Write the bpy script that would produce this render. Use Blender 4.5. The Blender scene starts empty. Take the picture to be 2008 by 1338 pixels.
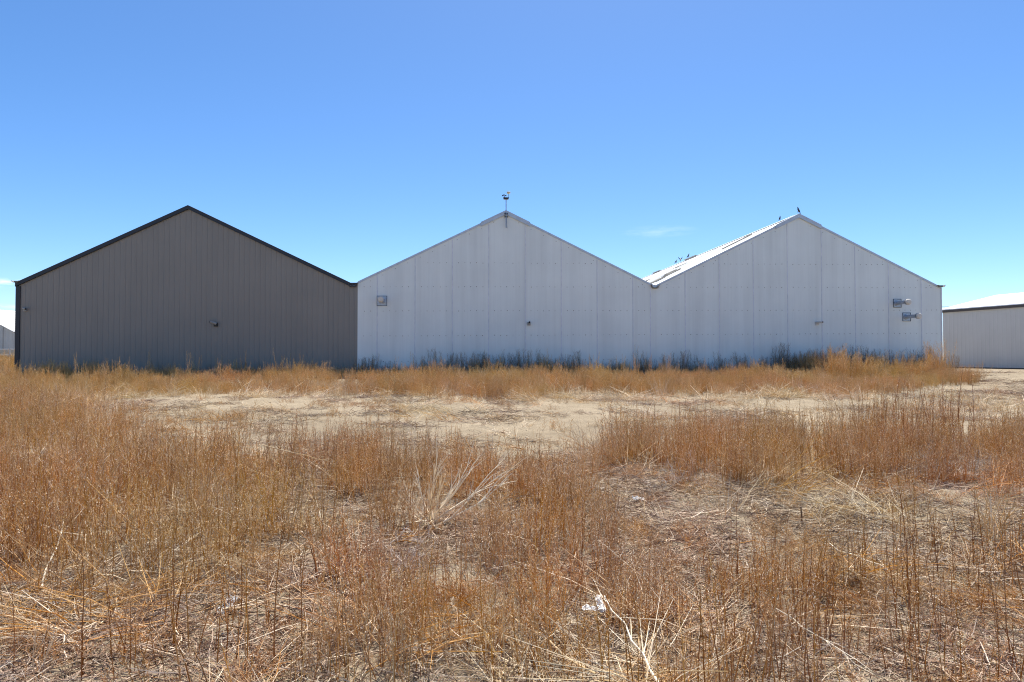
import bpy, math, random
import numpy as np
from mathutils import Vector, Matrix, Euler
random.seed(11)
rs = np.random.RandomState(5)
R = math.radians
S = bpy.context.scene
COL = S.collection

# ------------------------------------------------------------------ helpers
def lin(r, g, b):
    f = lambda c: (c/255/12.92) if c/255 <= .04045 else ((c/255+.055)/1.055)**2.4
    return (f(r), f(g), f(b), 1)

class MB:
    """collects shapes into one mesh"""
    def __init__(s): s.v = []; s.f = []; s.m = []; s.t = []; s.smooth = False
    def add(s, vs, fs, m=0, t=.5):
        b = len(s.v); s.v += [tuple(v) for v in vs]; s.t += [t]*len(vs)
        for f in fs: s.f.append(tuple(b+i for i in f)); s.m.append(m)
    def box(s, x0, x1, y0, y1, z0, z1, m=0):
        s.add([(x0,y0,z0),(x1,y0,z0),(x1,y1,z0),(x0,y1,z0),(x0,y0,z1),(x1,y0,z1),(x1,y1,z1),(x0,y1,z1)],
              [(0,3,2,1),(4,5,6,7),(0,1,5,4),(1,2,6,5),(2,3,7,6),(3,0,4,7)], m)
    def tube(s, pts, rad, n=3, m=0, t=.5, cap=False):
        k = len(pts)
        if not hasattr(rad, '__len__'): rad = [rad]*k
        vs = []; fs = []
        ph = random.random()*6.28
        for i in range(k):
            a = pts[max(i-1,0)]; b = pts[min(i+1,k-1)]
            d = (b[0]-a[0], b[1]-a[1], b[2]-a[2])
            l = math.sqrt(d[0]**2+d[1]**2+d[2]**2) or 1e-9
            d = (d[0]/l, d[1]/l, d[2]/l)
            if abs(d[2]) < .9: u = (-d[1], d[0], 0)
            else: u = (0, -d[2], d[1])
            ul = math.sqrt(u[0]**2+u[1]**2+u[2]**2); u = (u[0]/ul, u[1]/ul, u[2]/ul)
            w = (d[1]*u[2]-d[2]*u[1], d[2]*u[0]-d[0]*u[2], d[0]*u[1]-d[1]*u[0])
            for j in range(n):
                c = math.cos(ph+6.28318*j/n)*rad[i]; q = math.sin(ph+6.28318*j/n)*rad[i]
                vs.append((pts[i][0]+u[0]*c+w[0]*q, pts[i][1]+u[1]*c+w[1]*q, pts[i][2]+u[2]*c+w[2]*q))
        for i in range(k-1):
            for j in range(n):
                fs.append((i*n+j, i*n+(j+1)%n, (i+1)*n+(j+1)%n, (i+1)*n+j))
        if cap:
            fs.append(tuple(range(n))[::-1]); fs.append(tuple((k-1)*n+j for j in range(n)))
        s.add(vs, fs, m, t)
    def obj(s, name, mats, parent=None, smooth=False, link=True):
        me = bpy.data.meshes.new(name); me.from_pydata(s.v, [], s.f)
        for mt in (mats if isinstance(mats, (list, tuple)) else [mats]): me.materials.append(mt)
        me.polygons.foreach_set('material_index', s.m)
        if smooth: me.polygons.foreach_set('use_smooth', [True]*len(s.f))
        a = me.attributes.new('tint', 'FLOAT', 'POINT'); a.data.foreach_set('value', s.t)
        me.update()
        o = bpy.data.objects.new(name, me)
        if link: COL.objects.link(o)
        if parent: o.parent = parent
        return o

def thing(name, label, cat, loc=(0,0,0), rz=0, group=None):
    o = bpy.data.objects.new(name, None); COL.objects.link(o)
    o.location = loc; o.rotation_euler = (0,0,rz); o.empty_display_size = .2
    return tag(o, label, cat, group)
def tag(o, label=None, cat=None, group=None, kind=None):
    if label: o['label'] = label
    if cat: o['category'] = cat
    if group: o['group'] = group
    if kind: o['kind'] = kind
    return o

# ------------------------------------------------------------------ materials
def mat(name):
    m = bpy.data.materials.new(name); m.use_nodes = True
    nt = m.node_tree; b = nt.nodes['Principled BSDF']
    return m, nt, b
def N(nt, t, **kw):
    n = nt.nodes.new(t)
    for k, v in kw.items():
        if hasattr(n, k): setattr(n, k, v)
        else: n.inputs[k].default_value = v
    return n
def mixc(nt, fac, a, b, mode='MIX'):
    n = nt.nodes.new('ShaderNodeMix'); n.data_type = 'RGBA'; n.blend_type = mode
    for sock, val in ((n.inputs[0], fac), (n.inputs[6], a), (n.inputs[7], b)):
        if isinstance(val, bpy.types.NodeSocket): nt.links.new(val, sock)
        else: sock.default_value = val
    return n.outputs[2]
def ramp(nt, src, stops):
    n = nt.nodes.new('ShaderNodeValToRGB'); e = n.color_ramp.elements
    while len(e) < len(stops): e.new(.5)
    for el, (p, c) in zip(e, stops): el.position = p; el.color = c if len(c) == 4 else (*c, 1)
    nt.links.new(src, n.inputs[0]); return n.outputs[0]
def mapped(nt, scale, coord='Object'):
    tc = nt.nodes.new('ShaderNodeTexCoord'); mp = nt.nodes.new('ShaderNodeMapping')
    mp.inputs['Scale'].default_value = scale
    nt.links.new(tc.outputs[coord], mp.inputs[0]); return mp.outputs[0]
def noise(nt, vec, scale, detail=3, rough=.55):
    n = N(nt, 'ShaderNodeTexNoise'); n.inputs['Scale'].default_value = scale
    n.inputs['Detail'].default_value = detail; n.inputs['Roughness'].default_value = rough
    nt.links.new(vec, n.inputs['Vector']); return n.outputs[0]
def bump(nt, b, h, strength, dist):
    n = N(nt, 'ShaderNodeBump'); n.inputs['Strength'].default_value = strength; n.inputs['Distance'].default_value = dist
    nt.links.new(h, n.inputs['Height']); nt.links.new(n.outputs[0], b.inputs['Normal'])

def simple(name, col, rough=.6, metal=0, var=.12, sc=6, aniso=(1,1,1)):
    m, nt, b = mat(name)
    nz = noise(nt, mapped(nt, aniso), sc, 4)
    c0 = tuple(c*(1-var) for c in col[:3])+(1,); c1 = tuple(min(1,c*(1+var)) for c in col[:3])+(1,)
    nt.links.new(ramp(nt, nz, [(.3,c0),(.7,c1)]), b.inputs['Base Color'])
    b.inputs['Roughness'].default_value = rough; b.inputs['Metallic'].default_value = metal
    return m

def wall_panel(name, base, dirt, amount, fine=None):
    """painted / fibreglass cladding with vertical dirt runs"""
    m, nt, b = mat(name)
    st = noise(nt, mapped(nt, (2.6,1,.10)), 1.0, 5, .6)
    st2 = noise(nt, mapped(nt, (14,1,.25)), 1.0, 3, .6)
    bl = noise(nt, mapped(nt, (1,1,1)), .8, 3)
    a = ramp(nt, st, [(.42,(0,0,0)),(.70,(1,1,1))])
    a2 = ramp(nt, st2, [(.45,(0,0,0)),(.8,(1,1,1))])
    mm = N(nt, 'ShaderNodeMath', operation='MULTIPLY'); nt.links.new(a, mm.inputs[0]); mm.inputs[1].default_value = amount
    m2 = N(nt, 'ShaderNodeMath', operation='MULTIPLY'); nt.links.new(a2, m2.inputs[0]); m2.inputs[1].default_value = amount*.45
    c = mixc(nt, mm.outputs[0], base, dirt)
    c = mixc(nt, m2.outputs[0], c, dirt)
    b2 = ramp(nt, bl, [(.35,(.93,.93,.93)),(.7,(1,1,1))])
    c = mixc(nt, 1.0, c, b2, 'MULTIPLY')
    nt.links.new(c, b.inputs['Base Color'])
    b.inputs['Roughness'].default_value = .55
    if fine:
        w = N(nt, 'ShaderNodeTexWave'); w.inputs['Scale'].default_value = fine; w.bands_direction = 'X'
        nt.links.new(mapped(nt, (1,1,1)), w.inputs['Vector'])
        bump(nt, b, w.outputs['Fac'], .35, .004)
    return m

M_white = wall_panel('white_fibreglass', (.79,.825,.805,1), (.63,.65,.635,1), .48, 16)
M_dark = wall_panel('taupe_steel', (.255,.232,.205,1), (.22,.20,.178,1), .35)
M_far = wall_panel('cream_steel', (.50,.50,.485,1), (.45,.445,.43,1), .3)
M_batten = simple('batten', (.66,.67,.72,1), .5)
M_screw = simple('screw', (.27,.25,.24,1), .5, .3, .5, 40)
M_roof = simple('white_roof_steel', (.88,.88,.87,1), .5, 0, .03, 1)
M_navy = simple('dark_trim', (.020,.021,.028,1), .5)
M_galv = simple('galvanised', (.42,.46,.52,1), .42, .55, .18, 20)
M_flash = simple('flashing', (.50,.53,.58,1), .45, .3, .12, 8)
M_gut = simple('gutter_grey', (.22,.20,.17,1), .6, .2, .25, 12)
M_rust = simple('dirty_sheet', (.27,.25,.21,1), .8, 0, .3, 5)
M_pvc = simple('pale_pvc', (.60,.56,.50,1), .5, 0, .1, 12)
M_blk = simple('black_plastic', (.012,.012,.014,1), .5)
M_grey = simple('grey_plastic', (.30,.30,.29,1), .5)
M_bird = simple('black_feathers', (.010,.011,.017,1), .5, 0, .4, 60)
M_paper = simple('white_paper', (.84,.84,.82,1), .8, 0, .10, 22)
def thin(m, f):
    nt = m.node_tree; b = nt.nodes['Principled BSDF']; tr = N(nt, 'ShaderNodeBsdfTranslucent'); tr.inputs['Color'].default_value = (.85,.85,.84,1)
    mx = N(nt, 'ShaderNodeMixShader'); mx.inputs[0].default_value = f
    nt.links.new(b.outputs[0], mx.inputs[1]); nt.links.new(tr.outputs[0], mx.inputs[2]); nt.links.new(mx.outputs[0], nt.nodes['Material Output'].inputs['Surface'])
thin(M_paper, .12)
M_brown = simple('brown_trim', (.055,.045,.042,1), .6)
M_tan = simple('tan_paint', (.42,.38,.31,1), .6)
M_pipe = simple('steel_pipe', (.45,.45,.44,1), .5, .4)
M_wire = simple('wire', (.05,.05,.06,1), .6)
M_film = simple('grey_film', (.46,.44,.41,1), .35, 0, .25, 40)

def plant_mat(name, cols, rough=.6, trans=.0, vary=.35):
    """colour picked by the stem's own tint and by plant"""
    m, nt, b = mat(name)
    at = N(nt, 'ShaderNodeAttribute'); at.attribute_name = 'tint'
    oi = N(nt, 'ShaderNodeObjectInfo')
    c = ramp(nt, at.outputs['Fac'], [(i/(len(cols)-1), k) for i, k in enumerate(cols)])
    mr = N(nt, 'ShaderNodeMapRange'); nt.links.new(oi.outputs['Random'], mr.inputs['Value'])
    mr.inputs['To Min'].default_value = 1-vary; mr.inputs['To Max'].default_value = 1+vary*.6
    hs = N(nt, 'ShaderNodeHueSaturation'); nt.links.new(c, hs.inputs['Color']); nt.links.new(mr.outputs[0], hs.inputs['Value'])
    geo = N(nt, 'ShaderNodeNewGeometry')
    pn = noise(nt, geo.outputs['Position'], .55, 2); pn2 = noise(nt, geo.outputs['Position'], 2.3, 2)
    m1 = N(nt, 'ShaderNodeMapRange'); nt.links.new(pn, m1.inputs['Value']); m1.inputs['From Min'].default_value = .3; m1.inputs['From Max'].default_value = .7
    m1.inputs['To Min'].default_value = .483; m1.inputs['To Max'].default_value = .507; nt.links.new(m1.outputs[0], hs.inputs['Hue'])
    m3 = N(nt, 'ShaderNodeMapRange'); nt.links.new(pn2, m3.inputs['Value']); m3.inputs['From Min'].default_value = .3; m3.inputs['From Max'].default_value = .7
    m3.inputs['To Min'].default_value = 1.26; m3.inputs['To Max'].default_value = .96; nt.links.new(m3.outputs[0], hs.inputs['Saturation'])
    nt.links.new(hs.outputs[0], b.inputs['Base Color'])
    b.inputs['Roughness'].default_value = rough
    b.inputs['Specular IOR Level'].default_value = .35
    if trans:
        tr = N(nt, 'ShaderNodeBsdfTranslucent'); nt.links.new(hs.outputs[0], tr.inputs['Color'])
        mx = N(nt, 'ShaderNodeMixShader'); mx.inputs[0].default_value = trans
        nt.links.new(b.outputs[0], mx.inputs[1]); nt.links.new(tr.outputs[0], mx.inputs[2])
        nt.links.new(mx.outputs[0], nt.nodes['Material Output'].inputs['Surface'])
    return m
M_stem = plant_mat('rust_stem', [(.26,.11,.035),(.52,.26,.07),(.68,.38,.12),(.82,.60,.33)], .5, .06, .25)
M_stalk = plant_mat('red_brown_stalk', [(.27,.12,.045),(.37,.175,.06),(.50,.26,.085),(.68,.45,.21)], .5, .0, .25)
M_twig = plant_mat('brown_twig', [(.40,.22,.09),(.58,.35,.15),(.73,.52,.28),(.88,.78,.62)], .6, .18, .25)
M_orange = plant_mat('orange_stem', [(.52,.30,.09),(.64,.39,.13),(.72,.46,.17),(.78,.60,.34)], .55, .10, .2)
M_fuzz = plant_mat('orange_twig', [(.54,.33,.13),(.66,.44,.20),(.74,.53,.27),(.82,.69,.47)], .6, .22, .2)
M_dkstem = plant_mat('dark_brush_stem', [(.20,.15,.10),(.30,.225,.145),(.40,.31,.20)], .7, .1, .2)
M_straw = plant_mat('straw', [(.60,.42,.21),(.70,.52,.30),(.78,.62,.40),(.86,.76,.57)], .45, .0, .12)
M_litter = plant_mat('litter', [(.12,.075,.05),(.30,.20,.13),(.52,.39,.27),(.80,.69,.53)], .7, .2)
M_greytw = plant_mat('grey_twig', [(.40,.34,.28),(.54,.47,.40),(.66,.59,.51),(.78,.71,.63)], .7, .3)
M_wood = plant_mat('bleached_wood', [(.80,.67,.46),(.86,.75,.54),(.90,.83,.66)], .5, .0, .05)
M_clod = simple('dirt_clod', (.48,.37,.24,1), .95, 0, .25, 30)

# ------------------------------------------------------------------ ground
def val_noise(x, y, seed=0):
    def h(i, j):
        n = (i*374761393 + j*668265263 + seed*144665) & 0xffffffff
        n = ((n ^ (n >> 13))*1274126177) & 0xffffffff
        return ((n ^ (n >> 16)) & 0xffff)/65535.
    x = np.asarray(x, float); y = np.asarray(y, float)
    i = np.floor(x).astype(np.int64); j = np.floor(y).astype(np.int64)
    fx = x-i; fy = y-j; fx = fx*fx*(3-2*fx); fy = fy*fy*(3-2*fy)
    return (h(i,j)*(1-fx)+h(i+1,j)*fx)*(1-fy)+(h(i,j+1)*(1-fx)+h(i+1,j+1)*fx)*fy
def fbm(x, y, o=3, seed=0):
    a = 0; w = .5; t = 0
    for k in range(o):
        a = a+w*val_noise(x*2**k+17.3*k, y*2**k-9.1*k, seed+k); t += w; w *= .5
    return a/t
def gz(x, y):
    x = np.asarray(x, float); y = np.asarray(y, float)
    b = np.clip(y, 0, 22.5)*.04
    near = np.clip((30-np.hypot(x, y))/8, 0, 1)
    u = (fbm(x*.55, y*.55, 2, 3)-.5)*.10*near*np.clip((21-y)/4, 0, 1)
    # two wheel ruts by the far corner
    for c in (20.6, 22.3):
        d = np.abs(y-(c+.12*(x-14)))
        u = u-.10*np.exp(-(d/.16)**2)*np.clip((x-13.6)/1.0, 0, 1)+.07*np.exp(-((d-.32)/.15)**2)*np.clip((x-13.6)/1.0, 0, 1)
    return b+u
def steps(segs):
    out = []
    for a, b, d in segs: out += list(np.arange(a, b, d))
    return out
xs = steps([(-14,14,.06),(14,22,.12)]); xs = [-3000,-1200,-500,-200,-90,-50,-30]+list(np.arange(-22,-14,.25))+xs+[24,28,34,45,60,100,220,500,1200,3000]
ys = [-40,-15,-6,-2,0,1,1.6]+steps([(2,8,.045),(8,14,.08),(14,25,.15)])+[25,26,28,31,35,40,50,70,110,200,400,900,2000,4000]
XX, YY = np.meshgrid(np.array(xs), np.array(ys))
micro = (fbm(XX*7, YY*7, 4, 9)-.5)*.055+(fbm(XX*22, YY*22, 2, 21)-.5)*.020
fade = np.clip((15-np.abs(XX))/2, 0, 1)*np.clip((24-YY)/10, 0, 1)*np.clip((YY-1)/1.5, 0, 1)
ZZ = gz(XX, YY)+micro*fade
me = bpy.data.meshes.new('ground')
nx, ny = len(xs), len(ys)
vv = np.stack([XX.ravel(), YY.ravel(), ZZ.ravel()], 1)
idx = np.arange(nx*ny).reshape(ny, nx)
ff = np.stack([idx[:-1,:-1].ravel(), idx[:-1,1:].ravel(), idx[1:,1:].ravel(), idx[1:,:-1].ravel()], 1)
me.from_pydata(vv.tolist(), [], ff.tolist()); me.polygons.foreach_set('use_smooth', [True]*len(ff))
m, nt, b = mat('dry_earth')
pos = mapped(nt, (1,1,1))
big = noise(nt, pos, .45, 4, .6); mid = noise(nt, pos, 3.2, 5, .65); fin = noise(nt, pos, 45, 4, .7)
c = ramp(nt, big, [(.36,(.27,.213,.142)),(.62,(.385,.312,.215))])
c = mixc(nt, ramp(nt, mid, [(.45,(0,0,0)),(.75,(.55,.55,.55))]), c, (.235,.185,.125,1))
c = mixc(nt, .55, c, ramp(nt, fin, [(.33,(.36,.35,.34)),(.60,(1,1,1))]), 'MULTIPLY')
nt.links.new(c, b.inputs['Base Color']); b.inputs['Roughness'].default_value = .95
b.inputs['Specular IOR Level'].default_value = .1
bump(nt, b, fin, .8, .02)
me.materials.append(m)
go = bpy.data.objects.new('ground', me); COL.objects.link(go); tag(go, kind='structure')

# ------------------------------------------------------------------ buildings (one shared wall line)
ANG = R(5); Y0 = 22.5
def wp(u, v=0):      # wall-frame (along, inward) -> world xy
    return (u*math.cos(ANG)-v*math.sin(ANG), Y0+u*math.sin(ANG)+v*math.cos(ANG))
TILT = .0075         # the whole row climbs slightly to the right
LEN = 32.
def zl(u): return TILT*u

def gable_top(u, prof):
    for (a, za), (c, zc) in zip(prof, prof[1:]):
        if a-1e-6 <= u <= c+1e-6: return za+(zc-za)*(u-a)/(c-a)
    return prof[-1][1]

def sheet_wall(prof, brk, off, mb, z0, m=0):
    """cladding: brk = ascending u positions, off = their outward offsets"""
    vs = []; fs = []
    for u, o in zip(brk, off):
        vs += [(u, -o, z0), (u, -o, gable_top(u, prof))]
    for i in range(len(brk)-1):
        fs.append((2*i, 2*i+2, 2*i+3, 2*i+1))
    mb.add(vs, fs, m)

def roof_slope(u0, z0, u1, z1, vs0, vs1, period, h):
    """ribbed steel sheet from eave (u0,z0) to ridge (u1,z1)"""
    mb = MB(); n = Vector((-(z1-z0), 0, (u1-u0))).normalized()
    if n.z < 0: n = -n
    pv = [vs0]; po = [0]
    k = vs0+period*.5
    while k < vs1-period*.5:
        pv += [k-.035, k-.015, k+.015, k+.035]; po += [0, h, h, 0]; k += period
    pv.append(vs1); po.append(0)
    for lay, flip in ((.0, False), (-.04, True)):
        vs = []; fs = []
        for v, o in zip(pv, po):
            q = n*(o+lay)
            vs += [(u0+q.x, v, z0+q.z), (u1+q.x, v, z1+q.z)]
        for i in range(len(pv)-1): fs.append((2*i, 2*i+1, 2*i+3, 2*i+2))
        mb.add(vs, fs)
    a, c = n*0, n*-.04
    for v in (vs0, vs1):
        mb.add([(u0,v,z0),(u1,v,z1),(u1+c.x,v,z1+c.z),(u0+c.x,v,z0+c.z)], [(0,1,2,3)])
    return mb, n

def strip_along(mb, a, b_, h, y0, y1, m=0, lift=0.0):
    """box running along the slope line a->b (u,z), height h measured downwards"""
    d = Vector((b_[0]-a[0], 0, b_[1]-a[1])).normalized(); n = Vector((-d.z, 0, d.x))
    if n.z < 0: n = -n
    P = [Vector((a[0],0,a[1]))+n*lift, Vector((b_[0],0,b_[1]))+n*lift]
    Q = [P[0]-Vector((0,0,h)), P[1]-Vector((0,0,h))]
    vs = [(p.x, y, p.z) for y in (y0, y1) for p in (P[0], P[1], Q[1], Q[0])]
    mb.add(vs, [(0,3,2,1),(4,5,6,7),(0,1,5,4),(1,2,6,5),(2,3,7,6),(3,0,4,7)], m)

def trough(mb, u, z, w, d, y0, y1, m=0):
    pts = [(-w/2, 0), (-w/2*.72, -d*.75), (-w/4, -d), (w/4, -d), (w/2*.72, -d*.75), (w/2, 0)]
    inn = [(x*.86, y*.80) for x, y in pts]
    k = len(pts)
    vs = [(u+x, y0, z+y) for x, y in pts]+[(u+x, y1, z+y) for x, y in pts]+[(u+x, y0, z+y) for x, y in inn]+[(u+x, y1, z+y) for x, y in inn]
    fs = []
    for i in range(k-1):
        fs += [(i, i+1, k+i+1, k+i), (2*k+i, 3*k+i, 3*k+i+1, 2*k+i+1), (i, 2*k+i, 2*k+i+1, i+1), (k+i, k+i+1, 3*k+i+1, 3*k+i)]
    fs += [(0, k, 3*k, 2*k), (k-1, 3*k-1, 4*k-1, 2*k-1)]
    # back plate closing the end a little inside
    vs += [(u+x, y0+.10, z+y) for x, y in inn]
    fs.append(tuple(4*k+i for i in range(k)))
    mb.add(vs, fs, m)

def frame(name, label, u):
    x, y = wp(u)
    return thing(name, label, 'building', (x, y, .82), ANG), u, .82

def placed(mb, u0, z0):
    mb.v = [(x-u0, y, z-z0) for x, y, z in mb.v]; return mb

UL, UA, UV1, UAB, UB, UV2, UC, UR = -15.42, -10.32, -5.20, -5.015, -.203, 4.82, 9.89, 15.05
GB = .55    # foot of the walls, below the weeds and soil

# --- dark building
A, u0, z0 = frame('metal_building', 'dark taupe gabled metal building with black roof trim, left of the white ones', -10.3)
profA = [(UL,3.78),(UA,6.24),(UV1,3.80),(UAB,3.86)]
brk = []; off = []
u = UL+.06
brk.append(UL); off.append(0)
while u < UAB-.06:
    for du, o in ((-.022,0),(-.010,.010),(.010,.010),(.022,0)):
        brk.append(u+du); off.append(o)
    if abs(u+.0825-UA) > .03: brk.append(u+.0825); off.append(.002)
    u += .165
brk += [UAB]; off += [0]
for x in (UA, UV1):
    brk.append(x); off.append(0)
z = sorted(zip(brk, off)); brk = [a for a, _ in z]; off = [c for _, c in z]
mb = MB(); sheet_wall(profA, brk, off, mb, GB)
placed(mb, u0, z0).obj('wall', M_dark, A)
mb = MB(); mb.add([(UL,0,GB),(UL,LEN,GB),(UL,LEN,3.78),(UL,0,3.78)], [(0,1,2,3)])
mb.add([(UL,LEN,GB),(UAB,LEN,GB),(UAB,LEN,3.8),(UA,LEN,6.24),(UL,LEN,3.78)], [(0,1,2,3,4)])
placed(mb, u0, z0).obj('side_wall', M_dark, A)
for (a, za, c, zc) in ((UL,3.80,UA,6.30), (UV1,3.86,UA,6.30)):
    mb, n = roof_slope(a, za, c, zc, .01, LEN, .3, .02); placed(mb, u0, z0).obj('roof', M_navy, A)
for a, c in (((UL-.03,3.80),(UA,6.31)), ((UV1-.05,3.90),(UA,6.31))):
    mb = MB(); strip_along(mb, a, c, .125, -.07, .008); placed(mb, u0, z0).obj('rake_trim', M_navy, A)
mb = MB(); mb.box(UL-.03, UL+.10, -.035, .10, GB, 3.70); placed(mb, u0, z0).obj('corner_trim', M_navy, A)
mb = MB(); trough(mb, UL-.01, 3.86, .24, .06, -.11, LEN); placed(mb, u0, z0).obj('gutter', M_gut, A)
mb = MB(); trough(mb, UV1+.03, 3.90, .32, .15, -.10, LEN); placed(mb, u0, z0).obj('valley_gutter', M_brown, A)

# --- white bays
seams = [-4.39,-3.176,-1.964,-.77,.44,1.644,2.853,4.068,4.67,5.869,7.06,8.256,9.468,10.692,11.901,13.114,14.317]
rows = [4.60,3.81,3.02,2.21,1.385]
def white_bay(name, label, ua, ur, uc, ea, er, ec, ucent):
    T, u0, z0 = frame(name, label, ucent)
    prof = [(ua, ea), (ur, er), (uc, ec)]
    mb = MB()
    ss = [s for s in seams if ua+.02 < s < uc-.02]
    br = sorted([ua, ur, uc]+ss); sheet_wall(prof, br, [0]*len(br), mb, GB)
    for s in ss:                       # cover strips
        t = gable_top(s, prof)-.05
        x0, x1 = s-.016, s+.016
        mb.add([(x0,-.001,GB),(x0+.006,-.012,GB),(x1-.006,-.012,GB),(x1,-.001,GB),(x0,-.001,t),(x0+.006,-.012,t),(x1-.006,-.012,t),(x1,-.001,t)],
               [(0,1,5,4),(1,2,6,5),(2,3,7,6),(4,5,6,7)], 1)
    edge = [ua]+ss+[uc]
    for r_ in rows:                    # roof-nail rows
        for a, c in zip(edge, edge[1:]):
            k = max(1, round((c-a)/.203)); 
            for i in range(1, k):
                x = a+(c-a)*i/k+random.uniform(-.012,.012)
                zz = r_+zl(x)+random.uniform(-.008,.008)
                if zz < gable_top(x, prof)-.15 and (r_ < 4.5 or random.random() < .93):
                    rr = .0125*random.uniform(.7,1.25)
                    mb.add([(x+rr*math.cos(q*1.047), -.001, zz+rr*math.sin(q*1.047)) for q in range(6)]+
                           [(x+rr*.7*math.cos(q*1.047), -.012, zz+rr*.7*math.sin(q*1.047)) for q in range(6)],
                           [(q, 6+q, 6+(q+1)%6, (q+1)%6) for q in range(6)]+[(11,10,9,8,7,6)], 2)
    for a, c in (((ua,ea),(ur,er)), ((ur,er),(uc,ec))):   # nails under the rake
        k = int((c[0]-a[0])/.40)
        for i in range(1, k):
            x = a[0]+(c[0]-a[0])*i/k; zz = gable_top(x, prof)-.13+random.uniform(-.01,.01)
            rr = .012
            mb.add([(x+rr*math.cos(q*1.047), -.001, zz+rr*math.sin(q*1.047)) for q in range(6)]+
                   [(x+rr*.7*math.cos(q*1.047), -.012, zz+rr*.7*math.sin(q*1.047)) for q in range(6)],
                   [(q, 6+q, 6+(q+1)%6, (q+1)%6) for q in range(6)]+[(11,10,9,8,7,6)], 2)
    placed(mb, u0, z0).obj('wall', [M_white, M_batten, M_screw], T)
    mb = MB(); mb.add([(ua,LEN,GB),(uc,LEN,GB),(uc,LEN,ec),(ur,LEN,er),(ua,LEN,ea)], [(0,1,2,3,4)])
    if uc > 14: mb.add([(uc,.0,GB),(uc,LEN,GB),(uc,LEN,ec),(uc,0,ec)], [(0,1,2,3)])
    placed(mb, u0, z0).obj('side_wall', M_white, T)
    nn = None
    for a, za in ((ua, ea), (uc, ec)):
        mb, n = roof_slope(a, za+.03, ur, er+.05, .012, LEN, .305, .012)
        placed(mb, u0, z0).obj('roof', M_roof, T)
        if nn is None: nn = n
    for a, za in ((ua, ea), (uc, ec)):
        mb = MB(); strip_along(mb, (a, za+.04), (ur, er+.06), .075, -.02, .010); placed(mb, u0, z0).obj('rake_trim', M_flash, T)
    mb = MB()
    for sgn, w in ((-1, .83), (1, .80)):
        s_ = (er-ea)/(ur-ua) if sgn < 0 else (er-ec)/(uc-ur)
        strip_along(mb, (ur+sgn*w, er+.075-s_*w), (ur, er+.075), .135, -.05, -.021)
        # top return of the ridge flashing
        strip_along(mb, (ur+sgn*w, er+.085-s_*w), (ur, er+.085), .010, -.05, .25)
    placed(mb, u0, z0).obj('ridge_flashing', M_flash, T)
    mb = MB(); trough_ridge(mb, ur, er+.075); placed(mb, u0, z0).obj('ridge_cap', M_roof, T)
    return T, u0, z0, prof, nn
def trough_ridge(mb, u, z):
    vs = []
    for y in (.26, LEN): vs += [(u-.16,y,z-.055),(u,y,z+.022),(u+.16,y,z-.055),(u,y,z-.02)]
    mb.add(vs, [(0,1,5,4),(1,2,6,5),(2,3,7,6),(3,0,4,7),(0,3,2,1),(4,5,6,7)])

B, ub, zb, profB, _ = white_bay('white_building', 'white panelled gable with a weather station on its ridge, in the middle', UAB, UB, UV2, 3.90, 6.26, 3.86, -.2)
C_, uc0, zc0, profC, nC = white_bay('white_building', 'white panelled gable with birds on its sunlit roof, right of the middle gable', UV2, UC, UR, 3.86, 6.335, 3.90, 9.9)
mb = MB(); trough(mb, UV2, 3.925, .30, .13, -.10, LEN); placed(mb, uc0, zc0).obj('valley_gutter', M_gut, C_)
mb = MB(); trough(mb, UR-.03, 4.0, .26, .07, -.11, LEN); placed(mb, uc0, zc0).obj('gutter', M_gut, C_)
mb = MB(); mb.box(UR-.012, UR+.022, -.018, .05, GB, 3.92); placed(mb, uc0, zc0).obj('corner_trim', M_batten, C_)

# loose and dirty sheets on the sunlit slope of the right-hand roof
d_s = Vector((UC-UV2, 0, 6.385-3.89)); 
def patch(v0, v1, s0, s1, h, m, nm):
    mb = MB(); a = Vector((UV2, 0, 3.89)); vs = []
    for hh in (.026, .026+h):
        for v, s in ((v0,s0),(v1,s0),(v1,s1),(v0,s1)):
            p = a+d_s*s+nC*hh; vs.append((p.x, v, p.z))
    mb.add(vs, [(0,3,2,1),(4,5,6,7),(0,1,5,4),(1,2,6,5),(2,3,7,6),(3,0,4,7)])
    placed(mb, uc0, zc0).obj(nm, m, C_)
patch(2.30,2.42,.02,.34,.05, M_rust, 'lap_seam')
patch(1.60,1.72,.60,.82,.05, M_rust, 'lap_seam')
patch(4.6,4.75,.05,.80,.05, M_roof, 'lap_seam')
for a in ((2.55,3.6,.17,.24),(4.0,5.2,.36,.42),(9.0,9.8,.40,.50),(6.2,7.6,.62,.66),(11,12,.52,.56)):
    patch(*a, .035, M_rust, 'dirty_sheet')
for (v, l) in ((9.6,1.6),(15.4,1.3)):
    mb = MB(); mb.box(UC-.16, UC+.16, v, v+l, 6.385, 6.425); placed(mb, uc0, zc0).obj('ridge_vent', M_rust, C_)

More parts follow.
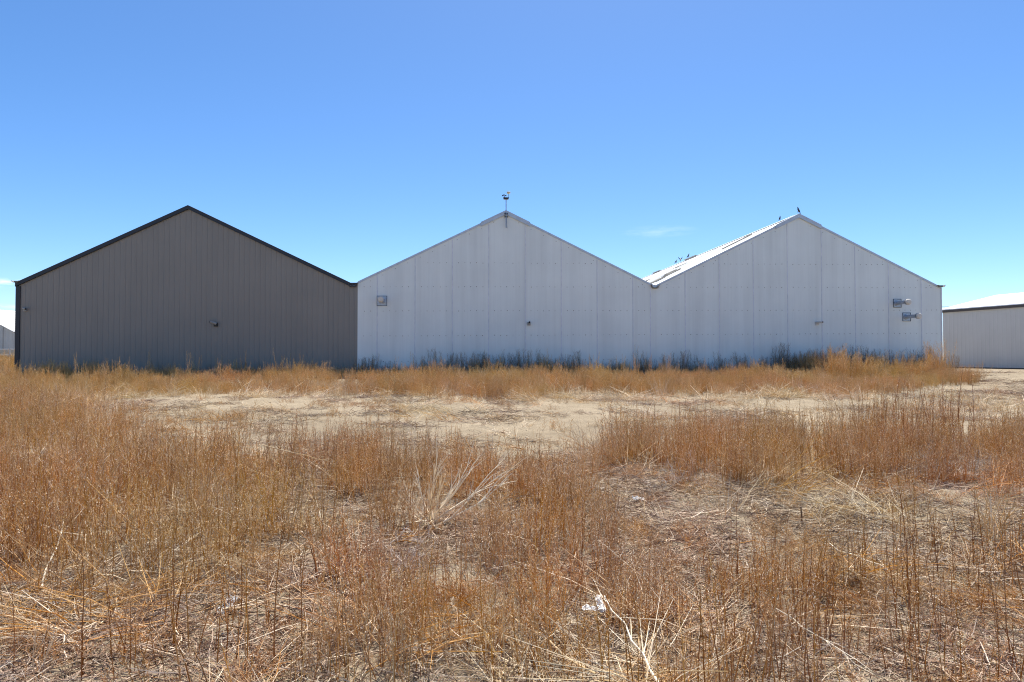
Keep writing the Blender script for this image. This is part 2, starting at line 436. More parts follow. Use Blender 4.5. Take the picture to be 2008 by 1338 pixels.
# --- wall vents (part of the building they sit in): plate > pipe, cap
def vent(T, u0, z0, u, z, w, length, cap_r, drop):
    ob = MB()
    ob.box(u-w/2, u+w/2, -.014, -.001, z-w/2, z+w/2)
    rim = .014
    for a in ((u-w/2,u-w/2+rim,z-w/2,z+w/2),(u+w/2-rim,u+w/2,z-w/2,z+w/2),(u-w/2+rim,u+w/2-rim,z+w/2-rim,z+w/2),(u-w/2+rim,u+w/2-rim,z-w/2,z-w/2+rim)):
        ob.box(a[0], a[1], -.022, -.0141, a[2], a[3], 1)
    ob = placed(ob, u0, z0).obj('vent', [M_galv, M_blk], T)
    p = MB(); y1 = -length
    p.tube([(u,-.0145,z),(u,-.035,z)], [.105,.098], 20, cap=True)
    p.tube([(u,-.036,z),(u,-length*.5,z+.005),(u,-length+.10,z+drop)], [.062,.062,.060], 20, cap=True)
    placed(p, u0, z0).obj('pipe', M_galv, ob, smooth=False)
    c = MB()
    zc = z+drop
    c.tube([(u,-length+.13,zc),(u,-length+.095,zc)], [.062,.098], 22, m=0, cap=True)
    c.tube([(u,-length+.094,zc),(u,-length+.050,zc)], [.058,.058], 22, m=1, cap=True)
    c.tube([(u,-length+.049,zc),(u,-length+.045,zc),(u,-length,zc),(u,-length-.028,zc)], [.088,.100,.098,.070], 22, m=2, cap=True)
    placed(c, u0, z0).obj('vent_cap', [M_galv, M_blk, M_pvc], ob)
    return ob
vent(B, ub, zb, -4.239, 3.315, .33, .42, .1, .02)
vent(C_, uc0, zc0, 13.42, 3.36, .30, .62, .1, .00)
vent(C_, uc0, zc0, 13.76, 2.885, .30, .66, .1, .0)

# --- security cameras
def sec_camera(u, z, yaw, pitch, s, body, label, mount=None):
    x, y = wp(u, -.02)
    T = thing('security_camera', label, 'camera', (x, y, z), ANG, 'small cameras fixed to the gables')
    m = MB(); m.box(-.06*s,.06*s,-.03,.018,-.075*s,.055*s); m.obj('mount', mount or body, T)
    m = MB(); m.tube([(0,-.02,0),(0,-.07*s,-.01),(0,-.09*s,.02*s)], .018*s, 8, cap=True); m.obj('arm', body, T)
    d = Vector((math.sin(yaw)*math.cos(pitch), -math.cos(yaw)*math.cos(pitch), math.sin(pitch)))
    o = Vector((0,-.10*s,.03*s))
    m = MB(); m.tube([o-d*.05*s, o-d*.045*s, o+d*.15*s, o+d*.16*s], [.02*s,.04*s,.042*s,.036*s], 16, cap=True); m.obj('housing', body, T)
    m = MB(); m.tube([o+d*.1605*s, o+d*.172*s], [.036*s,.030*s], 16, cap=True); m.obj('lens', M_blk, T)
    return T
sec_camera(-9.44, 2.53, R(-62), R(20), .95, M_grey, 'largest security camera, aimed up and left on the middle of the dark wall', M_blk)
sec_camera(-15.17, 2.97, R(55), R(-8), .75, M_grey, 'tiny grey camera near the upper left corner of the dark wall')
sec_camera(.558, 2.60, R(-2), R(2), .85, M_grey, 'small black-lensed camera facing straight out on the middle white gable')
sec_camera(10.50, 2.655, R(40), R(0), .9, M_pvc, 'pale camera turned sideways beside a seam on the right-hand white gable')

# --- weather station on the middle ridge
x, y = wp(UB, -.09)
W = thing('weather_station', 'small weather station with spinning cups on a pole at the middle ridge', 'weather station', (x, y, 5.80), ANG)
m = MB(); m.tube([(0,0,-.05),(0,0,.92)], .016, 12, cap=True); m.obj('pole', M_galv, W)
for zz in (.32, .42):
    m = MB(); m.box(-.05,.05,.016,.035,zz-.025,zz+.025); m.box(-.05,-.022,-.02,.016,zz-.02,zz+.02); m.box(.022,.05,-.02,.016,zz-.02,zz+.02); m.obj('bracket', M_blk, W)
m = MB(); m.tube([(.022,.02,.34),(.026,.03,.15),(.018,.03,.05),(.035,.03,-.06),(.03,.035,-.02)], .007, 6); m.obj('cable', M_blk, W)
m = MB()
m.add([(-.075,-.05,.885),(.075,-.05,.885),(.075,.05,.885),(-.075,.05,.885),(-.095,-.06,.945),(.095,-.06,.945),(.095,.06,.945),(-.095,.06,.945)],
      [(0,3,2,1),(4,5,6,7),(0,1,5,4),(1,2,6,5),(2,3,7,6),(3,0,4,7)]); m.obj('sensor_box', M_blk, W)
an = MB(); an.tube([(-.062,0,.946),(-.062,0,1.02)], [.014,.010], 10, cap=True)
an = an.obj('anemometer', M_blk, W)
m = MB()
for q in range(3):
    a = q*2.094+.2; e = Vector((-.062+.058*math.cos(a), .058*math.sin(a), 1.022))
    m.tube([(-.062,0,1.022), e], .004, 5)
    m.tube([e+Vector((-.02*math.sin(a),.02*math.cos(a),0)), e, e-Vector((-.018*math.sin(a),.018*math.cos(a),0))], [.026,.022,.004], 10, cap=True)
m.obj('cups', M_blk, an)
m = MB(); m.tube([(.082,0,.946),(.082,0,1.07)], .006, 8, cap=True); m.obj('stalk', M_blk, W)
m = MB(); m.tube([(.082,0,1.071),(.082,0,1.085),(.082,0,1.13),(.082,0,1.14)], [.02,.055,.065,.058], 16, cap=True); m.obj('rain_gauge', simple('cream_plastic', (.62,.58,.42,1), .5), W)

# --- birds
def bird(label, loc, yaw, s, pitch, wings=False):
    m = MB()
    p = Matrix.Rotation(pitch, 3, 'Y')
    def V(x, z, y=0): return p @ Vector((x, y, z))
    spine = [(.125,.036),(.105,.034),(.085,.036),(.070,.034),(.045,.018),(.015,0),(-.02,-.012),(-.055,-.018),(-.085,-.024),(-.12,-.032),(-.145,-.038)]
    rad = [.001,.004,.015,.019,.022,.032,.034,.027,.014,.010,.008]
    m.tube([V(a,b_) for a, b_ in spine], rad, 12, cap=True)
    for sg in (-1, 1):
        if wings:
            m.tube([V(.02,.015,.02*sg), V(.005,.07,.07*sg), V(-.03,.15,.11*sg)], [.022,.020,.004], 6, cap=True)
        else:
            m.tube([V(.04,.008,.022*sg), V(-.01,-.004,.031*sg), V(-.06,-.014,.022*sg), V(-.105,-.026,.008*sg)], [.006,.018,.013,.003], 8, cap=True)
        a = V(-.005,-.028,.012*sg)
        m.tube([a, a+Vector((.006,0,-.035)), a+Vector((0,0,-.062))], [.008,.004,.003], 6)
        m.tube([a+Vector((-.012,0,-.062)), a+Vector((.02,0,-.062))], .003, 5, cap=True)
    base = min(v[2] for v in m.v)
    m.v = [(x*s, y*s, (z-base)*s) for x, y, z in m.v]
    o = m.obj('bird', M_bird, None, smooth=True)
    o.location = loc; o.rotation_euler = (0,0,yaw)
    return tag(o, label, 'bird', 'birds on the right-hand white roof')
def roofpt(u, v, z): x, y = wp(u, v); return (x, y, z)
RZ = 6.335
bird('largest black bird, perched on the very peak of the right gable', roofpt(UC-.01, -.02, RZ+.075), R(178), 1.0, R(-48))
bird('black bird on the ridge just behind the one on the peak', roofpt(UC, 1.35, RZ+.095), R(12), .80, R(-52))
bird('black bird perched far along the ridge, right of the one raising its wings', roofpt(UC, 11.0, RZ+.14), R(10), 1.05, R(-42))
bird('black bird with raised wings far along the ridge', roofpt(UC, 12.2, RZ+.14), R(70), 1.05, R(-20), True)
bird('black bird far along the ridge, lowest and leftmost of the birds', roofpt(UC, 12.9, RZ+.12), R(10), 1.05, R(-38))

# --- far white building on the right
ca, sa = math.cos(R(15.5)), math.sin(R(15.5))
FR = thing('metal_building', 'low cream metal building with a bright white roof at the far right edge', 'building', (23.75,37.6,.85), 0)
def fr(l, w, z): return (l*sa+w*ca, -l*ca+w*sa, z)    # along towards the camera, across, up
mb = MB(); pts = []; k = 0
L = 24
while k < L:
    for dk, o in ((0,0),(.12,0),(.14,-.006),(.18,-.006),(.20,0)):
        pts.append((k+dk, o))
    k += .23
vs = []; fs = []
for l, o in pts: vs += [fr(l, o, -.3), fr(l, o, 3.22)]
for i in range(len(pts)-1): fs.append((2*i, 2*i+1, 2*i+3, 2*i+2))
mb.add(vs, fs); mb.obj('wall', M_far, FR)
mb = MB(); W2 = 8.0
mb.add([fr(0,0,-.3),fr(0,W2,-.3),fr(0,W2,3.22),fr(0,W2/2,4.1),fr(0,0,3.22)], [(0,1,2,3,4)])
mb.add([fr(L,0,-.3),fr(L,W2,-.3),fr(L,W2,3.22),fr(L,W2/2,4.1),fr(L,0,3.22)], [(0,1,2,3,4)])
mb.add([fr(0,W2,-.3),fr(L,W2,-.3),fr(L,W2,3.22),fr(0,W2,3.22)], [(0,1,2,3)]); mb.obj('side_wall', M_far, FR)
for sg in (0, 1):
    mb = MB(); w0 = -.12 if sg == 0 else W2+.12
    a = [fr(-.15,w0,3.26),fr(L+.15,w0,3.26),fr(L+.15,W2/2,4.17),fr(-.15,W2/2,4.17)]
    mb.add(a+[(x,y,z-.05) for x,y,z in a], [(0,1,2,3),(7,6,5,4),(0,4,5,1),(1,5,6,2),(2,6,7,3),(3,7,4,0)]); mb.obj('roof', M_roof, FR)
mb = MB(); a = [fr(-.15,-.13,3.21),fr(L+.15,-.13,3.21),fr(L+.15,-.03,3.21),fr(-.15,-.03,3.21)]
mb.add(a+[(x,y,z-.13) for x,y,z in a], [(0,1,2,3),(7,6,5,4),(0,4,5,1),(1,5,6,2),(2,6,7,3),(3,7,4,0)]); mb.obj('eave_trim', M_brown, FR)
mb = MB(); a = [fr(0,-.025,-.3),fr(L,-.025,-.3),fr(L,-.021,-.3),fr(0,-.021,-.3)]
mb.add(a+[(x,y,.10) for x,y,z in a], [(0,1,2,3),(7,6,5,4),(0,4,5,1),(1,5,6,2),(2,6,7,3),(3,7,4,0)]); mb.obj('base_trim', M_brown, FR)

# --- far white shed on the left, pipe fence, trailer, wires
SH = thing('metal_shed', 'distant white gabled shed behind the pipe fence at the left edge', 'building', (-47.7,60,.9), R(-10))
mb = MB(); hw = 4.55
br = []; of = []
k = -hw
while k < hw-.1:
    for dk, o in ((0,0),(.22,0),(.25,.03),(.3,.03),(.33,0)): br.append(k+dk); of.append(o)
    k += .36
br = sorted(set([x for x in br if x < hw]+[hw])); of = (of+[0]*9)[:len(br)]
sheet_wall([(-hw,2.78),(0,4.84),(hw,2.78)], br, of, mb, -.3); mb.obj('wall', M_far, SH)
mb = MB(); mb.box(3.35,3.47,-.06,-.035,-.3,3.2); mb.obj('downpipe', M_far, SH)
mb = MB(); mb.box(hw-.1,hw,0.04,30,-.3,2.72); mb.box(-hw,-hw+.1,.04,30,-.3,2.72); mb.obj('side_wall', M_far, SH)
for sg in (-1, 1):
    mb, n = roof_slope(sg*(hw+.12), 2.80, 0, 4.93, -.15, 30, .4, .03); mb.obj('roof', M_roof, SH)

FE = thing('pipe_fence', 'pale steel pipe fence with two rails beyond the weeds at the left edge', 'fence', (-38,48,.9), R(3))
for zz in (.72, 1.12):
    m = MB(); m.tube([(-12,0,zz),(14,0,zz)], .04, 8, cap=True); m.obj('rail', M_pipe, FE)
for k in range(-4, 6):
    m = MB(); m.tube([(k*2.6,0,-.1),(k*2.6,0,1.2)], .055, 8, cap=True); m.obj('post', M_pipe, FE)
TR = thing('flatbed_trailer', 'low tan trailer parked between the pipe fence and the white shed', 'trailer', (-39.5,53,.9), R(2))
m = MB(); m.box(-4,1.5,-1,1,.62,1.12); m.obj('bed', M_tan, TR)
m = MB(); m.box(-3.8,1.3,-.5,.5,.45,.618); m.obj('chassis', M_blk, TR)
for xx in (-2.6, -1.8, .6):
    for yy in (-.95, .95):
        m = MB(); m.tube([(xx,yy-.1,.34),(xx,yy+.1,.34)], .34, 18, cap=True); m.tube([(xx,yy-.105,.34),(xx,yy-.101,.34)], .18, 14, m=1, cap=True); m.obj('wheel', [M_blk, M_grey], TR)
for zz, yy, lb in ((7.15,84,'upper thin power line crossing the sky at the left edge'),(6.55,84,'lower thin power line above the distant white shed')):
    m = MB(); m.tube([(-160+k*11, yy, zz+.6*((k/10-1)**2)) for k in range(21)], .016, 5)
    tag(m.obj('power_line', M_wire), lb, 'wire', 'power lines')

# ------------------------------------------------------------------ dry plants
def rdir(el, az): return Vector((math.cos(el)*math.cos(az), math.cos(el)*math.sin(az), math.sin(el)))
def stalk(mb, x, y, h, lean, az, r0=.0022, tw=16, tl=.11, t0=.3, el0=50, bits=3, bs=.005, mS=0, mT=1):
    tint = random.random()
    d = Vector((math.sin(lean)*math.cos(az), math.sin(lean)*math.sin(az), math.cos(lean)))
    p = Vector((x, y, -.02)); pts = [p.copy()]; n = 5
    for i in range(n):
        d = (d+Vector((random.gauss(0,.05), random.gauss(0,.05), .02))).normalized()
        p = p+d*(h/n); pts.append(p.copy())
    mb.tube(pts, [r0*(1-.75*i/n) for i in range(n+1)], 3, mS, tint)
    for k in range(tw):
        t = t0+(1-t0)*(k+random.random())/tw; f = t*n; i = min(int(f), n-1); q = pts[i].lerp(pts[i+1], f-i)
        l = tl*(1.15-.75*t)*random.uniform(.5,1.3); a = random.random()*6.28; e = R(random.gauss(el0, 12))
        v = rdir(e, a); v2 = (v+Vector((random.gauss(0,.25), random.gauss(0,.25), .25))).normalized()
        q1 = q+v*l*.5; q2 = q1+v2*l*.5
        tt = min(1, max(0, random.gauss(.4,.28)))
        mb.tube([q, q1, q2], [.0011,.0009,.0005], 3, mT, tt)
        for _ in range(bits):
            s = random.random(); c = (q.lerp(q1, s*2) if s < .5 else q1.lerp(q2, s*2-1))
            e1 = rdir(random.uniform(-1,1.4), random.random()*6.28)*bs*random.uniform(.5,1.5); e2 = rdir(random.uniform(-1.5,1.5), random.random()*6.28)*bs*.55
            mb.add([c-e2*.5, c+e1*.5-e2, c+e1, c+e1*.5+e2], [(0,1,2,3)], mT, 1.0 if random.random() < .25 else min(1, max(0, random.gauss(.45,.28))))

def clump_kochia(n, rad, h0, h1, leanmax=.22):
    mb = MB()
    for _ in range(n):
        r = rad*math.sqrt(random.random()); a = random.random()*6.28; h = random.uniform(h0, h1)
        if random.random() < .18: h *= 1.25
        ln = abs(random.gauss(0, leanmax*.6)) if random.random() < .8 else random.uniform(.3,.95)
        stalk(mb, r*math.cos(a), r*math.sin(a), h, ln, random.random()*6.28, random.uniform(.0019,.0035), tw=int(9+h*13), tl=.08, t0=random.uniform(.3,.55), bits=3, bs=.0055)
    for _ in range(int(n*.25)):       # snapped straw coloured stems leaning through
        a = random.random()*6.28; l = random.uniform(.12,.35); e = R(random.uniform(5,60)); x, y = random.uniform(-rad,rad), random.uniform(-rad,rad)
        v = rdir(e, a); p = Vector((x,y,random.uniform(0,.12)))
        mb.tube([p, p+v*l*.5, p+(v+Vector((0,0,random.uniform(-.4,.2))))*l], [.0016,.0014,.0008], 3, 2, random.random())
    return mb
def clump_stalks(n, rad, h0, h1):
    mb = MB()
    for _ in range(n):
        r = rad*math.sqrt(random.random()); a = random.random()*6.28
        stalk(mb, r*math.cos(a), r*math.sin(a), random.uniform(h0, h1), abs(random.gauss(0,.10)), random.random()*6.28, random.uniform(.0022,.0042), tw=random.randint(5,14), tl=.05, t0=random.uniform(.35,.6), bits=2, bs=.006)
    return mb
def clump_brush(n, rad, h0, h1):
    mb = MB()
    for _ in range(n):
        r = rad*math.sqrt(random.random()); a = random.random()*6.28; h = random.uniform(h0, h1)
        stalk(mb, r*math.cos(a), r*math.sin(a), h, abs(random.gauss(0,.12)), random.random()*6.28, random.uniform(.002,.0035), tw=int(18+h*22), tl=.17, t0=.18, el0=58, bits=3, bs=.007)
    return mb
def clump_scrub(n, rad):
    mb = MB()
    for _ in range(n):
        r = rad*math.sqrt(random.random()); a = random.random()*6.28
        stalk(mb, r*math.cos(a), r*math.sin(a), random.uniform(.08,.2), random.uniform(.1,.9), random.random()*6.28, .0015, tw=9, tl=.07, t0=.15, el0=35, bits=3, bs=.005)
    return mb
def clump_straw(n, rad, up):
    mb = MB(); az0 = random.random()*6.28
    for _ in range(n):
        a = az0+random.gauss(0,.7); l = random.uniform(.2,.6); e = R(abs(random.gauss(up, 14))); x, y = random.gauss(0,rad*.5), random.gauss(0,rad*.5)
        v = rdir(e, a); p = Vector((x,y,.004)); q = p+v*l*.45; w = (v+Vector((random.gauss(0,.2),random.gauss(0,.2),-.35*math.sin(e)-.05))).normalized(); s = q+w*l*.55
        s.z = max(s.z, .006)
        t = random.random(); r0 = random.uniform(.0013,.0029)
        mb.tube([p, q, s], [r0, r0*.85, r0*.4], 4, 0, t)
        if random.random() < .5:
            k = p.lerp(q, random.uniform(.5,1)); mb.tube([k, k+(v+Vector((random.gauss(0,.5),random.gauss(0,.5),random.gauss(.1,.2))))*l*.3], [r0*.6,r0*.3], 3, 0, t)
    return mb
def clump_spike(n, rad):
    mb = MB()
    for _ in range(n):
        r_ = rad*math.sqrt(random.random()); a = random.random()*6.28
        stalk(mb, r_*math.cos(a), r_*math.sin(a), random.uniform(.55,.95), abs(random.gauss(0,.10)), random.random()*6.28, .0035, tw=30, tl=.13, t0=.35, el0=62, bits=4, bs=.008)
    return mb
def clump_bunch(n, rad):
    mb = MB()
    for _ in range(n):
        a = random.random()*6.28; r_ = rad*math.sqrt(random.random()); l = random.uniform(.16,.46); e = R(random.uniform(52,88))
        v = rdir(e, a); p = Vector((r_*math.cos(a), r_*math.sin(a), -.01)); q = p+v*l*.55
        w = (v+rdir(random.uniform(-.6,.6), a+random.gauss(0,.9))*random.uniform(.05,.7)).normalized(); t = random.random(); r0 = random.uniform(.0012,.0024)
        s = q+w*l*.45
        mb.tube([p, q, s], [r0, r0*.8, r0*.35], 3, 0, t)
        if random.random() < .3:
            mb.tube([q, q+(w+rdir(random.uniform(0,1), random.random()*6.28)*.7)*l*.22], [r0*.5, r0*.25], 3, 0, t)
    return mb
def clump_litter(n, rad):
    mb = MB()
    for _ in range(n):
        x, y = random.uniform(-rad,rad), random.uniform(-rad,rad); a = random.random()*6.28; l = random.choice([.03,.05,.07,.10,.15,.2])*random.uniform(.6,1.2)
        p = Vector((x,y,random.uniform(.002,.02))); v = rdir(R(random.gauss(4,10)), a)
        q = p+v*l*.5; s = q+(v+Vector((random.gauss(0,.35),random.gauss(0,.35),random.gauss(-.05,.1)))).normalized()*l*.5
        q.z = max(q.z,.003); s.z = max(s.z,.003); r0 = random.uniform(.0009,.0024)
        mb.tube([p,q,s], [r0,r0,r0*.5], 3, 0, min(1,max(0,random.gauss(.58,.32))))
    for _ in range(n//2):      # leaf crumbs
        c = Vector((random.uniform(-rad,rad), random.uniform(-rad,rad), random.uniform(.003,.012))); e1 = rdir(random.uniform(-.3,.5), random.random()*6.28)*.009*random.uniform(.5,1.6); e2 = rdir(random.uniform(-.4,.4), random.random()*6.28)*.004
        mb.add([c-e2, c+e1-e2*.5, c+e1*1.2, c+e1*.5+e2], [(0,1,2,3)], 0, random.random()*.8)
    return mb
def clump_tangle(n, rad, hh):
    mb = MB()
    for _ in range(n):
        a = random.random()*6.28; v = rdir(R(random.uniform(5,80)), a); p = Vector((random.gauss(0,rad*.3), random.gauss(0,rad*.3), 0)); pts = [p]
        l = random.uniform(.5,1)*hh
        for i in range(4):
            v = (v+Vector((random.gauss(0,.35),random.gauss(0,.35),random.gauss(-.08,.25)))).normalized(); p = p+v*l*.3; p.z = max(p.z,.004); pts.append(p)
        t = random.random()
        mb.tube(pts, [.0019,.0016,.0013,.001,.0006], 3, 0, t)
        for i in (1,2,3):
            for _ in range(3):
                w = (v+rdir(random.uniform(-1,1.4), random.random()*6.28)).normalized()*l*random.uniform(.1,.28)
                mb.tube([pts[i], pts[i]+w*.6, pts[i]+w+Vector((0,0,-.01))], [.0011,.0009,.0005], 3, 0, min(1,t+random.uniform(-.1,.2)))
    return mb
def clod():
    mb = MB(); n = 7
    import bmesh
    bm = bmesh.new(); bmesh.ops.create_icosphere(bm, subdivisions=2, radius=.5)
    for v in bm.verts:
        v.co *= random.uniform(.72,1.1); v.co.z *= .6
    mb.add([v.co[:] for v in bm.verts], [[v.index for v in f.verts] for f in bm.faces]); bm.free()
    return mb

def library(name, makers, mats):
    c = bpy.data.collections.new(name)
    for i, mk in enumerate(makers):
        o = mk.obj('%s' % name, mats, None, link=False); c.objects.link(o)
    return c
LIB = {
 'kochia': library('kochia_clump', [clump_kochia(20,.19,.24,.52) for _ in range(9)], [M_stem, M_twig, M_straw]),
 'sparse': library('kochia_few', [clump_stalks(5,.22,.24,.52) for _ in range(7)], [M_stalk, M_twig, M_straw]),
 'brush': library('brush_clump', [clump_brush(14,.22,.34,.66) for _ in range(8)], [M_orange, M_fuzz]),
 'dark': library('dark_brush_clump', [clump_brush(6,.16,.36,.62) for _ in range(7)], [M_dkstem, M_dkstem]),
 'rust': library('rust_straw', [clump_straw(20,.20,u) for u in (8,14,22,30,40,18)], [M_stem]),
 'spike': library('spike_clump', [clump_spike(3,.12) for _ in range(6)], [M_orange, M_fuzz]),
 'scrub': library('scrub_clump', [clump_scrub(14,.16) for _ in range(6)], [M_stem, M_twig]),
 'straw': library('straw_bunch', [clump_straw(26,.18,u) for u in (6,10,16,22,30,12)], [M_straw]),
 'bunch': library('bunch_grass', [clump_bunch(34,.12) for _ in range(7)], [M_straw]),
 'litter': library('litter_patch', [clump_litter(150,.28) for _ in range(6)], [M_litter]),
 'tangle': library('grey_tangle', [clump_tangle(22,.15,.30) for _ in range(5)], [M_greytw]),
 'clod': library('clod_lump', [clod() for _ in range(5)], [M_clod]),
}
def scatter(name, lib, pts, label=None, cat=None):
    """pts rows: x, y, scale, variant, tilt, rot, squash"""
    pts = np.array(pts); n = len(pts)
    z = gz(pts[:,0], pts[:,1])-.006
    me = bpy.data.meshes.new(name); me.from_pydata(np.stack([pts[:,0],pts[:,1],z],1).tolist(), [], [])
    a = me.attributes.new('idx','INT','POINT'); a.data.foreach_set('value', pts[:,3].astype(int).tolist())
    a = me.attributes.new('scl','FLOAT_VECTOR','POINT'); a.data.foreach_set('vector', np.stack([pts[:,2],pts[:,2],pts[:,2]*pts[:,6]],1).ravel().tolist())
    a = me.attributes.new('rot','FLOAT_VECTOR','POINT'); a.data.foreach_set('vector', np.stack([.04+pts[:,4]*np.cos(pts[:,5]*3), pts[:,4]*np.sin(pts[:,5]*3), pts[:,5]],1).ravel().tolist())
    o = bpy.data.objects.new(name, me); COL.objects.link(o)
    g = bpy.data.node_groups.new(name, 'GeometryNodeTree')
    g.interface.new_socket('Geometry', in_out='INPUT', socket_type='NodeSocketGeometry'); g.interface.new_socket('Geometry', in_out='OUTPUT', socket_type='NodeSocketGeometry')
    gi = g.nodes.new('NodeGroupInput'); g2 = g.nodes.new('NodeGroupOutput')
    ci = g.nodes.new('GeometryNodeCollectionInfo'); ci.inputs['Collection'].default_value = LIB[lib]; ci.inputs['Separate Children'].default_value = True; ci.inputs['Reset Children'].default_value = True
    ip = g.nodes.new('GeometryNodeInstanceOnPoints'); ip.inputs['Pick Instance'].default_value = True
    def na(nm, ty):
        q = g.nodes.new('GeometryNodeInputNamedAttribute'); q.data_type = ty; q.inputs['Name'].default_value = nm
        return next(s for s in q.outputs if s.enabled and s.name == 'Attribute')
    er = g.nodes.new('FunctionNodeEulerToRotation'); g.links.new(na('rot','FLOAT_VECTOR'), er.inputs[0])
    g.links.new(gi.outputs[0], ip.inputs['Points']); g.links.new(ci.outputs[0], ip.inputs['Instance'])
    g.links.new(na('idx','INT'), ip.inputs['Instance Index']); g.links.new(er.outputs[0], ip.inputs['Rotation']); g.links.new(na('scl','FLOAT_VECTOR'), ip.inputs['Scale'])
    g.links.new(ip.outputs[0], g2.inputs[0])
    md = o.modifiers.new('scatter','NODES'); md.node_group = g
    return tag(o, label, cat, None, 'stuff')

# photo measurements -> ground metres
def G(px, py):
    Y = 2008./(py-646.); return ((px-1004)/1339.*Y, Y)
def inside(poly, X, Y):
    r = np.zeros(len(X), bool); n = len(poly); j = n-1
    for i in range(n):
        xi, yi = poly[i]; xj, yj = poly[j]
        cnd = ((yi > Y) != (yj > Y)) & (X < (xj-xi)*(Y-yi)/(yj-yi+1e-12)+xi); r ^= cnd; j = i
    return r
def fill(pxpoly, dens, jit=.35, clumpy=.5, seed=0, world=False, nvar=6, smin=.8, smax=1.2, tilt=.06, qmin=.8, qmax=1.2, freq=1.3):
    poly = pxpoly if world else [G(*p) for p in pxpoly]
    P = np.array(poly); x0, y0 = P.min(0); x1, y1 = P.max(0)
    n = rs.poisson((x1-x0)*(y1-y0)*dens)
    X = rs.uniform(x0, x1, n); Y = rs.uniform(y0, y1, n)
    jx = (fbm(X*1.1, Y*1.1, 2, 31+seed)-.5)*2*jit; jy = (fbm(X*1.1+40, Y*1.1, 2, 47+seed)-.5)*2*jit
    k = inside(poly, X+jx, Y+jy)
    if clumpy > 0:
        f = fbm(X*freq, Y*freq, 3, 77+seed); k &= rs.rand(n) < np.clip((f-.5)*5*clumpy+1-clumpy*.5, 0, 1)
    X, Y = X[k], Y[k]; n = len(X)
    return np.stack([X, Y, rs.uniform(smin,smax,n), rs.randint(0,nvar,n), np.abs(rs.normal(0,tilt,n)), rs.uniform(0,6.28,n), rs.uniform(qmin,qmax,n)], 1)
cat = np.concatenate

# rusty kochia stand
koch = cat([
 fill([(-500,800),(60,790),(180,840),(330,902),(480,912),(640,915),(740,920),(700,960),(720,1010),(680,1060),(560,1110),(470,1160),(200,1170),(0,1150),(-500,1150)], 16, .25, .4, nvar=9),
 fill([(690,925),(760,902),(980,905),(1000,940),(1120,950),(1140,1020),(1230,1100),(1200,1200),(1050,1240),(900,1180),(860,1100),(740,1010),(690,960)], 17, .2, .4, 3, nvar=9, smin=.75, smax=1.1),
 fill([(1150,910),(1200,880),(1400,865),(1700,862),(2500,862),(2500,980),(2000,985),(1880,960),(1700,950),(1560,955),(1400,955),(1250,930)], 17, .2, .4, 5, nvar=9),
 fill([(1230,1130),(1500,1140),(1700,1130),(1700,1338),(1230,1338)], 9, .15, .5, 8, nvar=9, smin=.6, smax=.95),
 fill([(650,1120),(860,1120),(1000,1230),(1250,1180),(1250,1338),(650,1338)], 19, .15, .35, 7, nvar=9, smin=.7, smax=1.0)])
def clear(a, spots):
    for px, py, rad in spots:
        x, y = G(px, py); a = a[np.hypot(a[:,0]-x, a[:,1]-y) > rad]
    return a
KEEP = [(848,1028,.27),(875,1010,.22),(855,1075,.26),(860,1130,.22),(1165,1222,.15),(1170,1195,.13),(1170,1262,.13),(1250,990,.25),(452,1212,.16),(122,1190,.10),(560,1205,.14),(668,1200,.12),(1945,1090,.2)]
koch = clear(koch, KEEP)
scatter('dry_weeds', 'kochia', koch, 'dense stand of rust brown dry weeds across the field', 'weeds')
spar = cat([
 fill([(1200,1090),(1280,1130),(1600,1125),(1720,1070),(2500,1040),(2500,1420),(1250,1420)], 27, .2, .4, 9, nvar=7, smin=.75, smax=1.1),
 fill([(-400,1150),(470,1170),(650,1100),(760,1338),(760,1420),(-400,1420)], 13.0, .2, .5, 11, nvar=7, smin=.7),
 fill([(1180,960),(1560,965),(1900,960),(2200,990),(2200,1050),(1700,1060),(1230,1060)], 1.3, .2, .5, 13, nvar=7, smin=.7),
 fill([(1640,880),(1650,850),(1900,845),(1910,880)], 9, .1, .2, 15, nvar=7, smin=1.35, smax=1.85, tilt=.03),
 fill([(500,915),(520,885),(760,880),(980,880),(1000,915)], 3, .2, .5, 17, nvar=7),
 fill([(1150,880),(1300,845),(2200,835),(2300,870)], 2.2, .2, .5, 19, nvar=7, smin=.8, smax=1.2)])
spar = clear(spar, KEEP)
scatter('tall_weed_stalks', 'sparse', spar, 'thin scattered upright rust brown stalks standing over bare soil', 'weeds')
